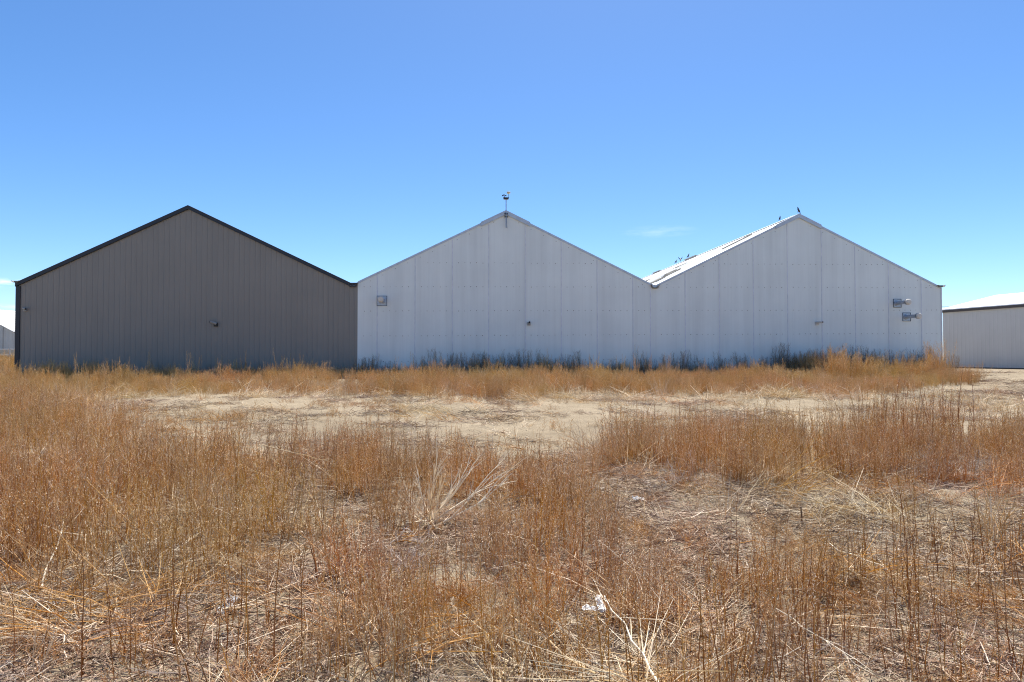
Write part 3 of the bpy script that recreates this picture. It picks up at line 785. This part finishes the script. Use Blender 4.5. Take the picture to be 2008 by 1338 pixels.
# strip along the buildings: front edge measured, back edge the wall line
wl = [wp(u, -.12) for u in (15.3, 10, 5, 0, -5, -10, -15.6)]
fe = [G(x, y) for x, y in ((-420,775),(-100,795),(90,788),(230,778),(450,775),(700,773),(900,784),(1060,782),(1150,773),(1450,777),(1700,780),(1780,772),(1840,760))]
br0 = fill(wl+[(-30,21.0)]+fe, 15, .25, .1, 20, True, 8, .32, .54, .18, .85, 1.15, .8)
br1 = fill(wl+[(-30,21.0)]+fe, 13, .25, .55, 21, True, 8, .50, .92, .14, .85, 1.15, .8)
br1[:,2] *= .22+1.22*fbm(br1[:,0]*.8, br1[:,1]*.8, 3, 90)
br1[:,2] *= np.where((br1[:,0] > 9.3) & (br1[:,0] < 12.7) & (br1[:,1] > 19.5), 1.9, 1.0)
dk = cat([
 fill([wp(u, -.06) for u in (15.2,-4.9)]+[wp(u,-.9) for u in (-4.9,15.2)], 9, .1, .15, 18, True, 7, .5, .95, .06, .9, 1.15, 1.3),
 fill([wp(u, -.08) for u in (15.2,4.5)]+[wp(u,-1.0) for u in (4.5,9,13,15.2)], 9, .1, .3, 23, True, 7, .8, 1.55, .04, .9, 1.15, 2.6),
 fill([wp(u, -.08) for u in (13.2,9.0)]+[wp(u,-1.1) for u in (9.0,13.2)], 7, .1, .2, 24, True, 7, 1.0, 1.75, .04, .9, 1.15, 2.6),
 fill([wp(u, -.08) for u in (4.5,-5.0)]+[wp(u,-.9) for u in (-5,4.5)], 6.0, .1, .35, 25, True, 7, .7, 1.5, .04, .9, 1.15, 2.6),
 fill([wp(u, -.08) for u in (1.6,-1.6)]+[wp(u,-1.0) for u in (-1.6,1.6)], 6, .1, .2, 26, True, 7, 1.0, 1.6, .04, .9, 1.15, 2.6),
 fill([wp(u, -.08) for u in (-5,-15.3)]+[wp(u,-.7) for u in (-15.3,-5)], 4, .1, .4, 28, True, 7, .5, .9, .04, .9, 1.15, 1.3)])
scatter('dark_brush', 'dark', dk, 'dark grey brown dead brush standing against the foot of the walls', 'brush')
br4 = fill([(1835,745),(1915,745),(1915,757),(1835,757)], 14, .15, .3, 27, nvar=8, smin=.5, smax=.85)
br5 = fill([(-40,21.5),(-16.4,20.9),(-16.4,30),(-30,46),(-60,46)], 1.2, .2, .3, 29, True, 8, .9, 1.3)
br6 = fill([(-500,775),(90,775),(240,775),(190,800),(190,840),(100,880),(-500,900)], 8, .3, .3, 30, nvar=8, smin=.5, smax=.85, tilt=.15)
spk = cat([fill(wl+[(-30,21.0)]+[(x,min(y+1.5,20.5)) for x,y in fe], 1.1, .25, .9, 22, True, 6, .55, 1.0, .05, .9, 1.15, .6), fill([wp(u,-.6) for u in (-5.5,-15.2)]+[wp(u,-2.6) for u in (-15.2,-5.5)], 1.8, .2, .8, 19, True, 6, .6, 1.05, .05, .9, 1.1, .9)])
scatter('wall_spikes', 'spike', spk, 'taller feathery orange weeds rising out of the band by the buildings', 'weeds')
scatter('wall_weeds', 'brush', cat([br0, br1, br4, br5, br6]), 'band of bushy orange dry weeds growing along the foot of the buildings', 'weeds')
scr = cat([
 fill([(-300,1150),(760,1080),(1250,1150),(2300,1100),(2300,1420),(-300,1420)], 22, .2, .4, 40, smin=.45, smax=.95),
 fill([(230,845),(250,805),(470,812),(560,825),(540,850),(380,865)], 8, .15, .4, 31),
 fill([(480,797),(700,785),(1070,785),(1060,797),(700,806)], 7, .3, .5, 33),
 fill([(980,880),(1000,862),(1100,862),(1110,882)], 5, .1, .5, 35),
 fill([(1040,800),(1500,795),(1500,800),(1040,806)], 3, .2, .6, 37),
 fill([(1830,752),(2300,745),(2300,800),(1800,800)], 1.6, .2, .7, 38, smin=.5, smax=1.0),
 fill([(100,775),(2200,775),(2200,860),(100,870)], .9, .2, .8, 39),
 fill([(-400,900),(2400,900),(2400,1400),(-400,1400)], 26, .2, .4, 41, smin=.4, smax=.95)])
patch_poly = [G(*p) for p in ((1190,958),(1400,962),(1600,968),(1760,985),(1700,1060),(1500,1075),(1280,1070),(1200,1010))]
scr = scr[~(inside(patch_poly, scr[:,0], scr[:,1]) & (rs.rand(len(scr)) < .75))]
scatter('low_scrub', 'scrub', scr, 'knee-low patches of brown dry scrub on the bare soil', 'scrub')
stw = cat([
 fill([(1000,1270),(1330,1240),(1330,1400),(980,1400)], 8, .1, .4, 43, smin=.7, smax=1.2),
 fill([(1560,990),(1800,985),(1850,1040),(1600,1050)], 5, .15, .4, 45, smin=.6, smax=1.0),
 fill([(1880,1010),(2050,1000),(2050,1060),(1880,1060)], 6, .1, .4, 47, smin=.6),
 fill([(1140,900),(1230,880),(1230,905),(1150,915)], 8, .1, .2, 49, smin=.7),
 fill([(1380,1180),(1560,1200),(1560,1320),(1380,1300)], 10, .1, .4, 51, smin=.6, smax=1.1),
 fill([(-200,830),(100,810),(220,860),(100,930),(-200,930)], 5, .3, .4, 53),
 fill([(560,1170),(720,1160),(720,1250),(540,1260)], 4, .1, .4, 55, smin=.6),
 fill([(90,790),(700,776),(1060,788),(1700,784),(1700,776),(1060,780),(700,770),(90,780)], 8, .3, .3, 57, smin=.8, smax=1.3),
 fill([(1700,790),(2200,775),(2200,815),(1700,815)], 2.2, .3, .5, 58, smin=.8, smax=1.3),
 fill([(-400,790),(2400,790),(2400,1400),(-400,1400)], 1.7, .2, .6, 59, smin=.45, smax=1.0)])
scatter('fallen_straw', 'straw', stw, 'pale bent straw and broken stems lying in loose heaps', 'straw')
bun = cat([
 fill([(-500,780),(100,780),(240,790),(250,850),(120,930),(-500,960)], 5, .3, .5, 81, nvar=7, smin=.7, smax=1.2),
 fill([(1140,900),(1230,880),(1240,905),(1150,925)], 9, .1, .2, 82, nvar=7, smin=.7, smax=1.1),
 fill([(90,792),(700,778),(1060,790),(1700,788),(1700,772),(1060,770),(700,766),(90,776)], 4, .3, .5, 83, nvar=7, smin=.5, smax=1.0),
 fill([(240,776),(1060,784),(1730,782),(1730,762),(1060,760),(240,760)], 2.5, .3, .6, 89, nvar=7, smin=.8, smax=1.3),
 fill([(1640,800),(1800,780),(2200,780),(2200,825),(1640,822)], 3, .3, .5, 84, nvar=7, smin=.6, smax=1.1),
 fill([(1000,1240),(1560,1180),(1560,1420),(980,1420)], 5, .2, .5, 85, nvar=7, smin=.45, smax=.8),
 fill([(1700,1000),(2300,1000),(2300,1420),(1700,1420)], 2.2, .2, .6, 86, nvar=7, smin=.5, smax=.95),
 fill([(-400,900),(2400,860),(2400,1000),(-400,1150)], 1.3, .2, .7, 87, nvar=7, smin=.6, smax=1.15),
 fill([(1290,870),(2300,850),(2300,900),(1290,900)], 1.6, .2, .6, 88, nvar=7, smin=.8, smax=1.2)])
fal = cat([
 fill([(-300,1150),(760,1120),(1000,1230),(1000,1420),(-300,1420)], 6, .2, .5, 94, smin=.4, smax=.8),
 fill([(-500,880),(2400,860),(2400,1420),(-500,1420)], 3.0, .2, .6, 91, smin=.5, smax=1.0),
 fill([(-500,790),(240,790),(300,870),(-500,900)], 3, .2, .6, 92, smin=.6, smax=1.1),
 fill([(100,800),(1100,780),(2000,785),(2000,830),(1100,870),(300,870)], .7, .2, .8, 93, smin=.6, smax=1.1)])
scatter('broken_stems', 'rust', clear(fal, KEEP), 'broken rust coloured stems fallen and leaning among the standing weeds', 'stems')
scatter('pale_grass', 'bunch', clear(bun, KEEP), 'pale upright tufts of dead grass mixed through the weeds', 'grass')
lit = cat([
 fill([(-400,900),(2400,900),(2400,1420),(-400,1420)], 26, .2, .3, 61, smin=.8, smax=1.3, tilt=.03),
 fill([(1840,726),(2300,726),(2300,775),(1840,775)], 2.2, .2, .6, 64, smin=1.0, smax=1.8, tilt=.03),
 fill([(-200,775),(2300,775),(2300,900),(-200,900)], 4, .2, .7, 63, smin=.8, smax=1.5, tilt=.03)])
scatter('plant_litter', 'litter', lit, 'brown and grey plant litter of broken twigs covering the soil', 'litter')
tan_ = cat([
 fill([(770,985),(850,985),(850,1060),(760,1060)], 9, .1, .2, 65, nvar=5),
 fill([(1830,915),(1960,905),(1960,960),(1830,960)], 7, .1, .3, 67, nvar=5, smin=1.0, smax=1.4),
 fill([(130,815),(180,805),(190,830),(130,835)], 4, .1, .2, 69, nvar=5, smin=1.1, smax=1.4),
 fill([(-400,900),(2400,900),(2400,1400),(-400,1400)], .6, .2, .7, 71, nvar=5)])
scatter('grey_tangles', 'tangle', tan_, 'weathered grey tangles of dead twigs among the brown weeds', 'twigs')
cl = cat([
 fill([(-200,1000),(2300,1000),(2300,1420),(-200,1420)], 22, .2, .7, 73, nvar=5, smin=.008, smax=.03, tilt=.3),
 fill([(100,780),(2100,780),(2100,1000),(100,1000)], 4, .2, .7, 75, nvar=5, smin=.01, smax=.045, tilt=.3),
 fill([(1850,728),(2200,728),(2200,775),(1850,775)], 6, .2, .7, 76, nvar=5, smin=.02, smax=.09, tilt=.3)])
scatter('dirt_clods', 'clod', cl, 'small crumbly dirt clods scattered on the sandy ground', 'dirt')

# ------------------------------------------------------------------ plants and scraps one can point at
def at(px, py, dz=0):
    x, y = G(px, py); return (x, y, float(gz(x, y))+dz)
def branch(mb, p, v, l, r, depth, t, droop=0.0, n=4, spread=.5):
    pts = [p.copy()]
    for i in range(n):
        v = (v+Vector((random.gauss(0,.10), random.gauss(0,.10), random.gauss(-droop,.08)))).normalized(); p = p+v*l/n; pts.append(p.copy())
    mb.tube(pts, [r*(1-.6*i/n) for i in range(n+1)], 5, 0, t)
    if depth:
        for k in range(random.randint(2,3)):
            i = random.randint(1, n-1); w = (v+rdir(random.uniform(-.2,1.2), random.random()*6.28)*spread).normalized()
            branch(mb, pts[i], w, l*random.uniform(.45,.7), r*.55, depth-1, min(1,t+random.uniform(-.1,.2)), droop, n, spread)
# bleached forked shrub in the middle
random.seed(4)
m = MB()
for v, l in (((.55,.1,.62),.50),((.62,.15,.55),.46),((.05,.1,.95),.42),((.12,0,.9),.36),((-.1,.1,.9),.36),((.7,-.1,.35),.40),((-.45,.1,.7),.26),((.5,.2,.5),.34)):
    branch(m, Vector((random.gauss(0,.02),random.gauss(0,.02),0)), Vector(v).normalized(), l, .0076, 2, random.random(), .0, 5, .30)
for v, l in (((-.25,-.75,.05),.24),((-.1,-.8,.10),.28),((.12,-.8,.02),.26)):
    branch(m, Vector((0,0,.03)), Vector(v).normalized(), l, .005, 1, random.random(), .0, 4, .3)
for k in range(10):
    branch(m, Vector((random.gauss(-.05,.03),random.gauss(0,.03),.02)), Vector((random.gauss(-.4,.3),random.gauss(0,.3),random.uniform(.3,.8))).normalized(), random.uniform(.14,.28), .0035, 2, random.random(), .0, 4, .5)
o = m.obj('dead_shrub', M_wood); o.location = at(848,1028); o.scale = (1.15,1.15,1.15); tag(o, 'bleached forked dead shrub fanning up to the right, centre of the field', 'shrub')
def lying(name, px0, py0, px1, py1, h0, h1, r, label, mt, sub=3, cat_='stalk', grp=None):
    a = Vector(at(px0,py0)); c = Vector(at(px1,py1)); a.z += h0; c.z += h1
    mb = MB(); n = 6; pts = [a.lerp(c, i/n)+Vector((random.gauss(0,.012),random.gauss(0,.012),abs(random.gauss(0,.012)))) for i in range(n+1)]
    base = pts[0].copy()
    pts = [p-base for p in pts]
    mb.tube(pts, [r*(1-.5*i/n) for i in range(n+1)], 6, 0, random.random(), True)
    d = (c-a).normalized()
    for k in range(sub):
        i = random.randint(2, n-1); w = (d+rdir(random.uniform(-.1,.9), random.random()*6.28)*.5).normalized(); l = (c-a).length*random.uniform(.15,.35)
        mb.tube([pts[i], pts[i]+w*l*.5, pts[i]+w*l+Vector((0,0,random.uniform(-.03,.02)))], [r*.5,r*.4,r*.2], 4, 0, random.random())
    o = mb.obj(name, mt); o.location = base
    return tag(o, label, cat_, grp)
gp = 'long dry stalks fallen among the weeds'
lying('fallen_stalk', 445,1214, 640,1208, .03,.10,.0055, 'thick tan fallen stalk lying level, left foreground beside plastic film', M_straw, 4, grp=gp)
lying('fallen_stalk', 455,1212, 640,1165, .03,.10,.0035, 'thin tan stalk slanting up from the end of the thick fallen one', M_straw, 2, grp=gp)
lying('fallen_stalk', 1165,1350, 1000,1262, .05,.12,.0045, 'long pale stalk slanting up to the left at the bottom centre', M_straw, 4, grp=gp)
lying('fallen_stalk', 1290,1380, 1190,1250, .05,.16,.0055, 'long pale stalk leaning up past the crumpled white paper', M_wood, 4, grp=gp)
lying('fallen_stalk', 520,960, 650,990, .40,.36,.004, 'pale stalk resting nearly level on top of the left weed stand', M_straw, 3, grp=gp)
lying('fallen_stalk', 1620,1100, 1770,1140, .10,.02,.004, 'pale thin stalk lying on the bare patch at right', M_straw, 3, grp=gp)
lying('fallen_stalk', 85,1160, 150,1005, .02,.12,.0055, 'pale stalk leaning up at the left edge of the weed stand', M_wood, 3, grp=gp)
lying('fallen_stalk', 70,850, 130,815, .10,.34,.006, 'pale stalk slanting up to the right through far left weeds', M_straw, 2, grp=gp)
lying('fallen_stalk', 1520,1260, 1700,1330, .16,.02,.0028, 'pale stalk slanting down to the right in the bottom right weeds', M_wood, 4, grp=gp)
lying('fallen_stalk', 660,1250, 672,1140, .01,.05,.0055, 'short forked tan stalk on bare soil left of the dead shrub', M_straw, 1, grp=gp)
# upright pale shoots at the right
m = MB()
for _ in range(9):
    branch(m, Vector((random.gauss(0,.03),random.gauss(0,.03),0)), Vector((random.gauss(0,.12),random.gauss(0,.1),1)).normalized(), random.uniform(.25,.42), .0045, 1, random.random(), 0, 4, .25)
o = m.obj('straw_tuft', M_straw); o.location = at(1945,1075); tag(o, 'upright pale straw tuft at the right edge beside a bare patch', 'tuft')
m = MB()
for _ in range(4):
    branch(m, Vector((random.gauss(0,.03),random.gauss(0,.03),0)), Vector((random.gauss(.5,.3),random.gauss(0,.2),.7)).normalized(), random.uniform(.2,.34), .0028, 1, random.random(), 0, 4, .3)
o = m.obj('straw_tuft', M_straw); o.location = at(80,1325); tag(o, 'pale forked straw tuft in the bottom left corner', 'tuft')
m = MB(); m.tube([(0,0,-.02),(.004,0,.05),(.0,.004,.12)], [.007,.006,.005], 6, 0, .1, True); o = m.obj('stump', M_litter); o.location = at(1568,1025); tag(o, 'short dark broken stump upright on the bare patch at right', 'stump')

def scrap(name, sx, sy, hz, seed, label, loc, rz, mt, cat_='litter'):
    r2 = np.random.RandomState(seed); n = 12; mb = MB()
    vs = []
    for j in range(n+1):
        for i in range(n+1):
            u, v = i/n-.5, j/n-.5
            e = 1+.25*(val_noise(np.array(u*5+seed), np.array(v*5), seed)-.5)
            hgt = hz*(abs(val_noise(np.array(u*4.3+7), np.array(v*4.3+seed), seed+2)-.5)*2.2+.5*val_noise(np.array(u*11), np.array(v*11), seed+5))
            vs.append((u*sx*float(e), v*sy*float(e), float(hgt)))
    top = [(j*(n+1)+i, j*(n+1)+i+1, (j+1)*(n+1)+i+1, (j+1)*(n+1)+i) for j in range(n) for i in range(n)]
    mb.add(vs, top); o = mb.obj(name, mt)
    o.location = loc; o.rotation_euler = rz; return tag(o, label, cat_)
p = at(1160,1222)
scrap('paper_scrap', .105, .045, .018, 3, 'crumpled white paper lying flat below the upright torn piece', (p[0],p[1],p[2]+.045), (.22,.05,.2), M_paper)
p = at(1176,1222)
scrap('paper_scrap', .042, .10, .016, 8, 'torn white paper standing upright among the foreground weeds', (p[0],p[1]+.03,p[2]+.06), (R(38),.1,.3), M_paper)
p = at(1250,984)
scrap('paper_scrap', .10, .06, .03, 12, 'small white scrap on bare ground in front of the right weed stand', (p[0],p[1],p[2]+.015), (.25,.1,.1), M_paper)
p = at(452,1205)
scrap('plastic_film', .08, .12, .02, 15, 'crumpled grey plastic film beside the thick fallen stalk', (p[0],p[1],p[2]+.03), (.5,-.1,-.5), M_film)
p = at(122,1186)
scrap('paper_scrap', .07, .03, .015, 19, 'dirty pale scrap lying in the litter at the lower left', (p[0],p[1],p[2]+.012), (.1,0,.2), M_paper)

# ------------------------------------------------------------------ camera, light, sky
cam = bpy.data.cameras.new('camera'); co = bpy.data.objects.new('camera', cam); COL.objects.link(co)
cam.sensor_width = 36; cam.lens = 24; cam.clip_end = 9000; cam.clip_start = .05
co.location = (0,0,1.5); co.rotation_euler = (R(90+1.326),0,0); S.camera = co
EL, AZ = R(65), R(14)       # the sun stands behind the buildings, a little to the right
sl = bpy.data.lights.new('sun', 'SUN'); sl.energy = 5.0; sl.angle = R(.53); sl.color = (1,.955,.88)
so = bpy.data.objects.new('sun', sl); COL.objects.link(so)
d = Vector((math.sin(AZ)*math.cos(EL), math.cos(AZ)*math.cos(EL), math.sin(EL)))
so.rotation_euler = d.to_track_quat('Z','Y').to_euler(); so.location = d*60
w = bpy.data.worlds.new('World'); S.world = w; w.use_nodes = True; nt = w.node_tree
bg = nt.nodes['Background']
sky = N(nt, 'ShaderNodeTexSky'); sky.sky_type = 'NISHITA'; sky.sun_disc = False
sky.sun_elevation = EL; sky.sun_rotation = AZ; sky.altitude = 1500; sky.air_density = .8; sky.dust_density = 1.5; sky.ozone_density = 3.0
tc = N(nt, 'ShaderNodeTexCoord'); sep = N(nt, 'ShaderNodeSeparateXYZ'); nt.links.new(tc.outputs['Generated'], sep.inputs[0])
def math_(op, a, b_=None):
    n = N(nt, 'ShaderNodeMath', operation=op)
    for i, q in enumerate((a, b_)):
        if q is None: continue
        if isinstance(q, bpy.types.NodeSocket): nt.links.new(q, n.inputs[i])
        else: n.inputs[i].default_value = q
    return n.outputs[0]
az = math_('ARCTAN2', sep.outputs[0], sep.outputs[1]); el = math_('ARCSINE', sep.outputs[2])
cmb = N(nt, 'ShaderNodeCombineXYZ'); nt.links.new(math_('MULTIPLY', az, 13), cmb.inputs[0]); nt.links.new(math_('MULTIPLY', el, 75), cmb.inputs[1])
wn = noise(nt, cmb.outputs[0], 1.3, 8, .62)
tot = None
for a0, e0, wa, we, k in ((.212,.178,.060,.010,.10),(-.648,.087,.060,.007,.60),(-.645,.058,.07,.005,.4)):
    q = math_('ADD', math_('POWER', math_('ABSOLUTE', math_('DIVIDE', math_('SUBTRACT', az, a0), wa)), 2), math_('POWER', math_('ABSOLUTE', math_('DIVIDE', math_('SUBTRACT', el, e0), we)), 2))
    q = math_('MULTIPLY', math_('MAXIMUM', math_('SUBTRACT', 1, q), 0), k)
    tot = q if tot is None else math_('ADD', tot, q)
cm = math_('MINIMUM', math_('MULTIPLY', tot, math_('MAXIMUM', math_('MULTIPLY', math_('SUBTRACT', wn, .42), 5), 0)), 1)
hs = N(nt, 'ShaderNodeHueSaturation'); nt.links.new(sky.outputs[0], hs.inputs['Color']); hs.inputs['Saturation'].default_value = 1.22
cc = mixc(nt, cm, hs.outputs[0], (8.0,8.3,8.8,1))
nt.links.new(cc, bg.inputs['Color']); bg.inputs['Strength'].default_value = .123
S.view_settings.view_transform = 'Standard'; S.view_settings.look = 'None'; S.view_settings.exposure = .74; S.view_settings.gamma = 1
S.cycles.pixel_filter_type = 'BLACKMAN_HARRIS'; S.cycles.filter_width = 1.1
S.cycles.sample_clamp_indirect = 3.0
S.cycles.max_bounces = 5; S.cycles.diffuse_bounces = 3; S.cycles.transmission_bounces = 3; S.cycles.use_denoising = True; S.cycles.denoiser = 'OPENIMAGEDENOISE'; S.cycles.denoising_input_passes = 'RGB_ALBEDO_NORMAL'; S.cycles.denoising_prefilter = 'NONE'; S.cycles.denoising_quality = 'HIGH'
